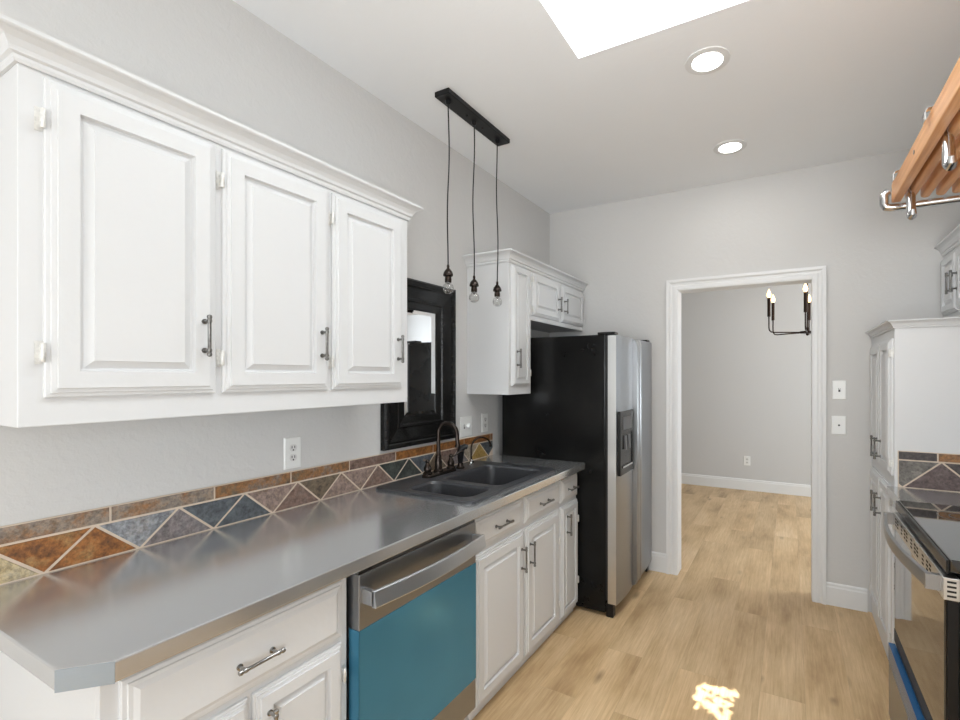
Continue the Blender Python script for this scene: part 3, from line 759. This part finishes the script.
def xb(mb, xa, xb_, a, b_, c, d): mb.box(xa, xb_, a, b_, c, d)
xb(dp, 0.852, XDp+0.004, y0, y0+0.022, z0, z1); xb(dp, 0.852, XDp+0.004, y1-0.022, y1, z0, z1)
xb(dp, 0.852, XDp+0.004, y0+0.022, y1-0.022, z0, z0+0.045); xb(dp, 0.852, XDp+0.004, y0+0.022, y1-0.022, z1-0.135, z1)
xb(dp, 0.846, 0.8665, y0+0.022, y1-0.022, z0+0.045, z1-0.135)
disp = obj('dispenser', dp, M['disp'], dL, bevel=0.002)
pn = MB(); pn.box(XDp+0.004, XDp+0.006, y0+0.05, y1-0.05, z1-0.115, z1-0.035)
obj('dispenser_panel', pn, M['plastic'], dL)
lv = MB()
for y in (2.865, 2.935): lv.rings([[(0.868, y-0.02, 1.085), (0.868, y+0.02, 1.085), (0.868, y+0.014, 1.00), (0.868, y-0.014, 1.00)], [(0.874, y-0.02, 1.085), (0.874, y+0.02, 1.085), (0.880, y+0.014, 1.00), (0.880, y-0.014, 1.00)]])
obj('dispenser_paddle', lv, M['plastic'], dL)
obj('drip_tray', MB().box(0.868, 0.878, 2.80, 3.0, 0.893, 0.903), M['chrome'], dL)
obj('hinge_cover', MB().box(0.73, 0.84, f0+0.01, f0+0.075, 1.700, 1.716), M['black'], fr, bevel=0.004)
obj('hinge_cover', MB().box(0.73, 0.84, f1-0.075, f1-0.01, 1.700, 1.716), M['black'], fr, bevel=0.004)
obj('toe_grille', MB().box(0.76, 0.800, f0+0.03, f1-0.03, 0.020, 0.080), M['black'], fr)
for y in (f0+0.03, f1-0.03):
    obj('foot', MB().box(0.785, 0.832, y-0.024, y+0.024, 0.0, 0.080), M['black'], fr, bevel=0.006)
for y in (f0+0.05, f1-0.05): obj('roller', MB().lathe((0.15, y-0.015, 0.018), [(0.018, 0), (0.018, 0.03)], 'y', 14), M['plastic'], fr)

# ------------------------------------------------------------------ pendant lamp over the sink
pl = thing('pendant_lamp', (0.318, 2.06, ZC), 'black bar pendant lamp with three bare clear bulbs over the sink', 'lamp')
cn = MB(); cn.box(0.276, 0.360, 1.780, 2.338, 2.774, 2.799)
obj('canopy', cn, M['black'], pl, bevel=0.003)
for y in (1.98, 2.12): obj('screw', MB().lathe((0.318, y, 2.766), [(0.0, 0), (0.006, 0.002), (0.006, 0.008)], 'z', 10), M['gap'], pl)
for k, (y, zs) in enumerate(((1.830, 1.935), (2.045, 1.921), (2.268, 1.930))):
    x = 0.318
    cd = MB(); pts = []
    for i in range(15):
        t = i/14; pts.append((x+0.004*math.sin(t*5+k*2)*math.sin(PI*t), y+0.006*math.sin(t*7+k)*math.sin(PI*t), 2.771-(2.771-zs-0.045)*t))
    cd.tube(pts, 0.0032, 8); cd.lathe((x, y, 2.753), [(0.006, 0), (0.012, 0.004), (0.013, 0.018)], 'z', 12)
    obj('cord', cd, M['black'], pl, smooth=True)
    sc = MB(); sc.lathe((x, y, zs-0.035), [(0.016, 0), (0.0165, 0.012), (0.015, 0.026), (0.024, 0.030), (0.0245, 0.036), (0.020, 0.050), (0.011, 0.062), (0.006, 0.068), (0.007, 0.078), (0.004, 0.086)], 'z', 18)
    s_ = obj('socket', sc, M['bronze'], pl, smooth=True)
    bl = MB(); r = 0.027; pr = [(0.0125, 0.0), (0.0135, -0.006)]
    for i in range(1, 13):
        a = math.radians(25 + 155*i/12); pr.append((r*math.sin(a), -0.030+r*math.cos(a)))
    bl.lathe((x, y, zs-0.034), pr, 'z', 20)
    bo = obj('bulb', bl, M['bulbglass'], pl, smooth=True, label='unlit clear globe bulb')
    fi = MB(); fi.lathe((x, y, zs-0.056), [(0.006, 0.024), (0.005, 0.014), (0.002, 0.008)][::-1], 'z', 8)
    fi.tube([(x-0.006, y, zs-0.062), (x-0.003, y, zs-0.070), (x, y, zs-0.061), (x+0.003, y, zs-0.070), (x+0.006, y, zs-0.062)], 0.0008, 5)
    obj('filament', fi, M['pull'], bo)

# ------------------------------------------------------------------ recessed ceiling lights
for k, (x, y, lb) in enumerate(((1.449, 2.163, 'lit round recessed ceiling light nearest the skylight'), (1.449, 3.040, 'lit round recessed ceiling light nearest the doorway wall'))):
    t = thing('ceiling_light', (x, y, ZC), lb, 'ceiling light', 'recessed ceiling lights')
    obj('trim_ring', MB().lathe((x, y, ZC), [(0.092, 0.0), (0.091, -0.004), (0.064, -0.006), (0.062, -0.003)], 'z', 36), M['trim'], t, smooth=True)
    obj('lens', MB().lathe((x, y, ZC-0.003), [(0.0615, 0.0), (0.0605, -0.003), (0.0, -0.0045)], 'z', 36), M['led'], t, smooth=True)
    d = bpy.data.lights.new('recessed_glow', 'AREA'); d.shape = 'DISK'; d.size = 0.14; d.energy = 1.6; d.color = (1, 0.98, 0.95)
    o = bpy.data.objects.new('recessed_glow', d); COL.objects.link(o); o.location = (x, y, ZC-0.012)

# ------------------------------------------------------------------ right side: tall cabinet, wall cabinet, counter
XP = 2.200; p0, p1 = 2.850, YB-0.002
tc = thing('pantry_cabinet', (2.53, 3.21, 0.0), 'tall white pantry cabinet with four doors in the back right corner', 'cabinet')
obj('body', MB().box(XP, XR-0.001, p0, p1, 0.0, 1.678), M['cab'], tc, bevel=0.002)
mb = MB(); mb.sweep([(XR-0.001, p0, 1.678), (XP, p0, 1.678), (XP, p1, 1.678)], [(0, -1, 0), (-1, -1, 0), (-1, 0, 0)], [(o*0.52, h*0.5) for o, h in CROWN])
mb.box(XP, XR-0.001, p0, p1, 1.679, 1.716)
obj('crown', mb, M['cab'], tc)
pm = 3.165
for z0, z1, hz in ((0.968, 1.632, 1.066), (0.12, 0.912, 0.765)):
    for y0, y1, hy, hg, sd in ((p0+0.026, pm-0.005, pm-0.06, p0+0.026, -1), (pm+0.005, 3.50, pm+0.05, 3.50, 1)):
        d = front(tc, 'door', XP, y0, y1, z0, z1, -1)
        pull(d, (XP-0.020, hy, hz), (-1, 0, 0), (0, 0, 1), 0.105)
        for z in (z0+0.06, z1-0.07): hinge(d, (XP, hg, z), (-1, 0, 0), (0, sd, 0), 0.05)
XW = 2.540
wc = thing('wall_cabinet', (2.70, 3.28, 1.786), 'white wall cabinet high on the right above the pantry cabinet', 'cabinet')
obj('body', MB().box(XW, XR-0.001, 2.93, p1, 1.765, 2.140), M['cab'], wc, bevel=0.002)
mb = MB(); mb.sweep([(XR-0.001, 2.93, 2.140), (XW, 2.93, 2.140), (XW, p1, 2.140)], [(0, -1, 0), (-1, -1, 0), (-1, 0, 0)], [(o*0.7, h*0.8) for o, h in CROWN])
obj('crown', mb, M['cab'], wc)
for y0, y1, hy in ((2.955, 3.265, 3.235), (3.275, 3.55, 3.310)):
    d = front(wc, 'door', XW, y0, y1, 1.795, 2.120, -1)
    pull(d, (XW-0.020, hy, 1.945), (-1, 0, 0), (0, 0, 1), 0.105)
# counter piece between range and pantry
R0, R1 = 1.722, 2.452
rc = thing('base_cabinet', (2.5, 2.67, 0.0), 'white base cabinet between the range and the pantry cabinet, right side', 'cabinet')
obj('body', base_body(R1+0.006, p0-0.002, XP, XR-0.001, -1), M['cab'], rc, bevel=0.0015)
front(rc, 'drawer', XP, R1+0.03, p0-0.022, 0.722, 0.852, -1)
d = front(rc, 'door', XP, R1+0.03, p0-0.022, 0.08, 0.696, -1)
pull(d, (XP-0.020, R1+0.07, 0.60), (-1, 0, 0), (0, 0, 1))
tag(obj('worktop', MB().box(XP-0.030, XR-0.001, R1+0.004, p0-0.001, CZ0, CZ1), M['counter'], bevel=0.003), 'short metal counter piece between range and pantry cabinet', 'countertop')
mb = splash(lambda u, v, d: (u, p0-0.001-d, v), XP+0.012, XR-0.002, CZ1, 1.094, 1.052, 2.374, 0.29,
    {-1: 'shaded_purple', 0: 'shaded_purple', 1: 'brown', 2: 'pink'}, {-1: 'shaded_grey', 0: 'shaded_dark', 1: 'slate', 2: 'brown'},
    {-2: 'shaded_dark', -1: 'shaded_dark', 0: 'mixrust', 1: 'brown', 2: 'mixgrey', 3: 'mixrust'}, 2.36, 0.16)
tag(obj('backsplash', mb, BMATS), 'slate tile backsplash strip on the side of the pantry cabinet', 'backsplash')

# ------------------------------------------------------------------ range
XO = 2.138
rg_ = thing('range', (2.48, 2.1, 0.0), 'stainless electric range with black glass top and bar handle, right edge', 'stove')
obj('body', MB().box(2.170, XR-0.03, R0, R1, 0.03, 0.905), M['black'], rg_, bevel=0.003)
for x in (2.22, 2.75):
    for y in (R0+0.06, R1-0.06): obj('foot', MB().lathe((x, y, 0), [(0.016, 0), (0.016, 0.01), (0.008, 0.012), (0.008, 0.03)], 'z', 12), M['plastic'], rg_)
ck = obj('cooktop', MB().box(2.150, XR-0.09, R0-0.002, R1, 0.905, 0.940), M['blackglass'], rg_, bevel=0.004)
obj('cooktop_trim', MB().box(2.142, 2.1495, R0-0.001, R1, 0.900, 0.938), M['disp'], rg_, bevel=0.003)
for x, y, r in ((2.32, R0+0.19, 0.10), (2.32, R1-0.19, 0.085), (2.60, R0+0.19, 0.075), (2.60, R1-0.19, 0.10)):
    for rr in (r, r*0.6):
        rings = [[(x+q_*math.cos(2*PI*k/40), y+q_*math.sin(2*PI*k/40), 0.9405) for k in range(40)] for q_ in (rr, rr-0.003)]
        obj('burner_ring', MB().rings(rings, False, False), M['plastic'], ck)
obj('backguard', MB().box(XR-0.088, XR-0.030, R0, R1, 0.905, 1.12), M['steel'], rg_, bevel=0.004)
od = obj('oven_door', MB().box(2.144, 2.169, R0-0.012+0.01, R1-0.004, 0.360, 0.829), M['black'], rg_, bevel=0.002)
obj('door_glass', MB().box(XO, 2.1436, R0+0.004, R1-0.006, 0.362, 0.828), M['blackglass'], od, bevel=0.001)
vb = MB(); vb.box(2.133, 2.169, R0-0.012, R1-0.004, 0.831, 0.893)
band = obj('vent_band', vb, M['steel_light'], od, bevel=0.002)
for j in range(4): obj('vent_slot', MB().box(2.141, 2.161, R0-0.0128, R0-0.0119, 0.840+j*0.013, 0.8455+j*0.013), M['gap'], band)
for c in range(11):
    yc = R0+0.10+c*0.055 + (0.02 if c % 3 == 0 else 0)
    for j in range(3): obj('vent_slot', MB().box(2.1322, 2.1331, yc, yc+0.022, 0.848+j*0.0125, 0.854+j*0.0125), M['gap'], band)
hb = MB(); secs = []
for i in range(K+1):
    t = i/K; y = R0+0.012+t*(R1-R0-0.03)
    x = 2.112 - 0.034*math.sin(PI*t)
    secs.append([(x, y, 0.846), (x-0.011, y, 0.848), (x-0.013, y, 0.868), (x-0.010, y, 0.886), (x, y, 0.888)])
hb.rings(secs)
for y0, y1 in ((R0+0.012, R0+0.030), (R1-0.036, R1-0.018)): hb.box(2.0985, 2.1335, y0-0.001, y1+0.001, 0.8455, 0.8885)
obj('handle', hb, M['steel'], od, smooth=True)
dr = obj('drawer', MB().box(2.119, 2.169, R0+0.002, R1-0.004, 0.055, 0.346), M['steel'], rg_, bevel=0.002)
ff = MB(); ff.box(2.1178, 2.1190, R0+0.002, R1-0.004, 0.272, 0.3475); ff.box(2.119, 2.140, R0+0.002, R1-0.004, 0.346, 0.3475)
obj('protective_film', ff, M['film2'], dr, label='blue plastic film strip along the drawer top')
ff = MB(); ff.box(XO-0.0012, XO-0.0002, R0+0.004, R1-0.006, 0.363, 0.412)
obj('door_film', ff, M['filmdark'], od, label='dark film strip along the door bottom')

# ------------------------------------------------------------------ wooden rack hung on the right wall
rz = 2.135; ry0, ry1, rx0, rx1 = 0.62, 2.350, 2.113, 2.64; rh = 0.075
rk = thing('hanging_rack', (2.45, 1.5, rz), 'wooden slatted hanging rack on chrome brackets, upper right above the range', 'rack')
obj('side_rail', MB().box(rx0, rx0+0.030, ry0, ry1, rz, rz+rh), M['wood'], rk, bevel=0.004)
obj('side_rail', MB().box(rx1-0.030, rx1, ry0, ry1, rz, rz+rh), M['wood'], rk, bevel=0.004)
ns = 10
for i in range(ns):
    x = rx0+0.030+(rx1-rx0-0.060)*(i+0.62)/ns
    sl = MB(); sl.rings([[(x+px, y, rz+0.030+pz) for px, pz in rrect(-0.0155, 0.0155, -0.027, 0.027, 0.012, 4)] for y in (ry0+0.01, ry1-0.004)])
    obj('slat', sl, M['wood'], rk, smooth=True)
for y in (ry0+0.02, (ry0+ry1)/2, ry1-0.18):
    cb_ = MB(); cb_.box(rx0+0.030, rx1-0.030, y-0.012, y+0.012, rz+0.053, rz+0.070); obj('cross_bar', cb_, M['wood'], rk)
for y in (ry0+0.10, 1.955):
    obj('dowel_plug', MB().lathe((rx0-0.0015, y, rz+0.04), [(0.007, 0), (0.007, 0.003)], 'x', 14), M['pull'], rk, smooth=True)
for y in (ry0-0.022, ry1+0.018):
    br_ = MB()
    br_.tube([(rx0-0.006, y, rz+0.052), (rx0-0.016, y, rz+0.046), (rx0-0.020, y, rz+0.036), (rx0-0.020, y, rz+0.004), (rx0-0.014, y, rz-0.008), (rx0+0.002, y, rz-0.012), (rx0+0.04, y, rz-0.013), (XR-0.012, y, rz-0.013)], 0.0165, 14)
    br_.box(XR-0.012, XR, y-0.03, y+0.03, rz-0.05, rz+0.03)
    obj('bracket', br_, M['chrome'], rk, smooth=True)
def hook(y, g):
    h = MB(); w = 0.014; t = 0.003; zt = rz+rh+0.002
    # clip over the rail
    path = [(rx0-0.012, zt-0.030), (rx0-0.013, zt-0.006), (rx0-0.006, zt+0.006), (rx0+0.020, zt+0.008), (rx0+0.033, zt+0.002), (rx0+0.036, zt-0.02), (rx0+0.037, rz+0.01), (rx0+0.040, rz-0.004)]
    h.rings([[(px-t/2, y-w, pz), (px+t/2, y-w, pz+t*0.6), (px+t/2, y+w, pz+t*0.6), (px-t/2, y+w, pz)] for px, pz in path])
    # hanging shank with upturned tip
    x = rx0+0.042
    pts = [(x, y, rz-0.003), (x, y, rz-0.02), (x, y-0.002, rz-0.06), (x, y-0.006, rz-0.082), (x, y-0.018, rz-0.094), (x, y-0.030, rz-0.088), (x, y-0.034, rz-0.074)]
    h.tube(pts, [0.010, 0.014, 0.0155, 0.016, 0.015, 0.013, 0.009], 12)
    return tag(obj('pot_hook', h, M['chrome'], smooth=True), g, 'hook')
hook(2.24, 'chrome hook hanging at the far end of the wooden rack, by the bracket')
hook(1.76, 'chrome hook hanging midway along the wooden rack rail, nearer the camera')

# ------------------------------------------------------------------ chandelier in the far room
hc = Vector((1.912, 5.50, 1.885))
ch = thing('chandelier', (hc.x, hc.y, ZC), 'dark bronze candle chandelier with lit bulbs in the far room', 'chandelier')
obj('hub', MB().lathe(hc, [(0.0, -0.035), (0.012, -0.028), (0.014, -0.012), (0.070, -0.010), (0.070, 0.010), (0.016, 0.014), (0.010, 0.05)], 'z', 24), M['brassdark'], ch, smooth=True)
obj('stem', MB().tube([hc+V(0, 0, 0.02), (hc.x, hc.y, ZC-0.03)], 0.007, 10), M['brassdark'], ch, smooth=True)
obj('canopy', MB().lathe((hc.x, hc.y, ZC), [(0.06, 0), (0.06, -0.012), (0.03, -0.03), (0.008, -0.035)], 'z', 24), M['brassdark'], ch, smooth=True)
for k in range(6):
    a = math.radians(26+60*k); dx, dy = math.cos(a), math.sin(a); r = 0.375
    P_ = lambda rr, z: (hc.x+dx*rr, hc.y+dy*rr, hc.z+z)
    am = obj('arm', MB().tube([P_(0.05, 0), P_(r-0.05, 0.0), P_(r-0.02, 0.006), P_(r-0.004, 0.024), P_(r, 0.05), P_(r, 0.17)], 0.0065, 10), M['brassdark'], ch, smooth=True)
    obj('candle_sleeve', MB().lathe(P_(r, 0.155), [(0.006, 0), (0.015, 0.003), (0.015, 0.185), (0.013, 0.19)], 'z', 14), M['brassdark'], am, smooth=True)
    obj('bulb', MB().lathe(P_(r, 0.345), [(0.010, 0), (0.019, 0.018), (0.021, 0.032), (0.015, 0.055), (0.007, 0.075), (0.001, 0.088)], 'z', 14), M['flame'], am, smooth=True)
d = bpy.data.lights.new('chandelier_glow', 'POINT'); d.energy = 4; d.color = (1, 0.75, 0.5); d.shadow_soft_size = 0.3
o = bpy.data.objects.new('chandelier_glow', d); COL.objects.link(o); o.location = (hc.x, hc.y, hc.z+0.42)

# ------------------------------------------------------------------ unseen foliage added to mask the sun: it reaches the floor through one gap
M['leaf'] = plain('leaf_green', (0.07, 0.14, 0.03), 0.6, var=0.3)
tz = 5.2; mb = MB(); rnd = random.Random(3)
shx, shy = SUN.x/SUN.z*tz, SUN.y/SUN.z*tz          # floor point -> point at the height of the leaves
gap = [1.41, 1.53, 2.19, 2.38]
def leaf(x, y, r, z):
    a = rnd.random()*PI; ux, uy = math.cos(a), math.sin(a)
    out = [(x+ux*r*p-uy*r*q*0.5, y+uy*r*p+ux*r*q*0.5, z) for p, q in ((-1, 0), (-0.4, 0.8), (0.4, 0.8), (1, 0), (0.4, -0.8), (-0.4, -0.8))]
    mb.quadpts(out)
for i in range(5200):
    fx_, fy_ = rnd.uniform(0.75, 2.25), rnd.uniform(1.15, 3.15)
    r = rnd.uniform(0.045, 0.075)
    if gap[0]-r*0.7 < fx_ < gap[1]+r*0.7 and gap[2]-r*0.7 < fy_ < gap[3]+r*0.7: continue
    leaf(fx_+shx, fy_+shy, r, tz+rnd.uniform(-0.12, 0.12))
for i in range(16):
    fx_, fy_ = rnd.uniform(gap[0], gap[1]), rnd.uniform(gap[2], gap[3]-0.05)
    leaf(fx_+shx, fy_+shy, rnd.uniform(0.010, 0.022), tz)
for fx_ in (1.41, 1.44, 1.47, 1.50, 1.53): leaf(fx_+shx, 2.318+shy-(fx_-1.45)*0.25, 0.020, tz)
o = tag(obj('sun_mask_foliage', mb, M['leaf']), 'unseen green foliage added above the skylight to shape the sun patch', 'foliage'); o['kind'] = 'stuff'
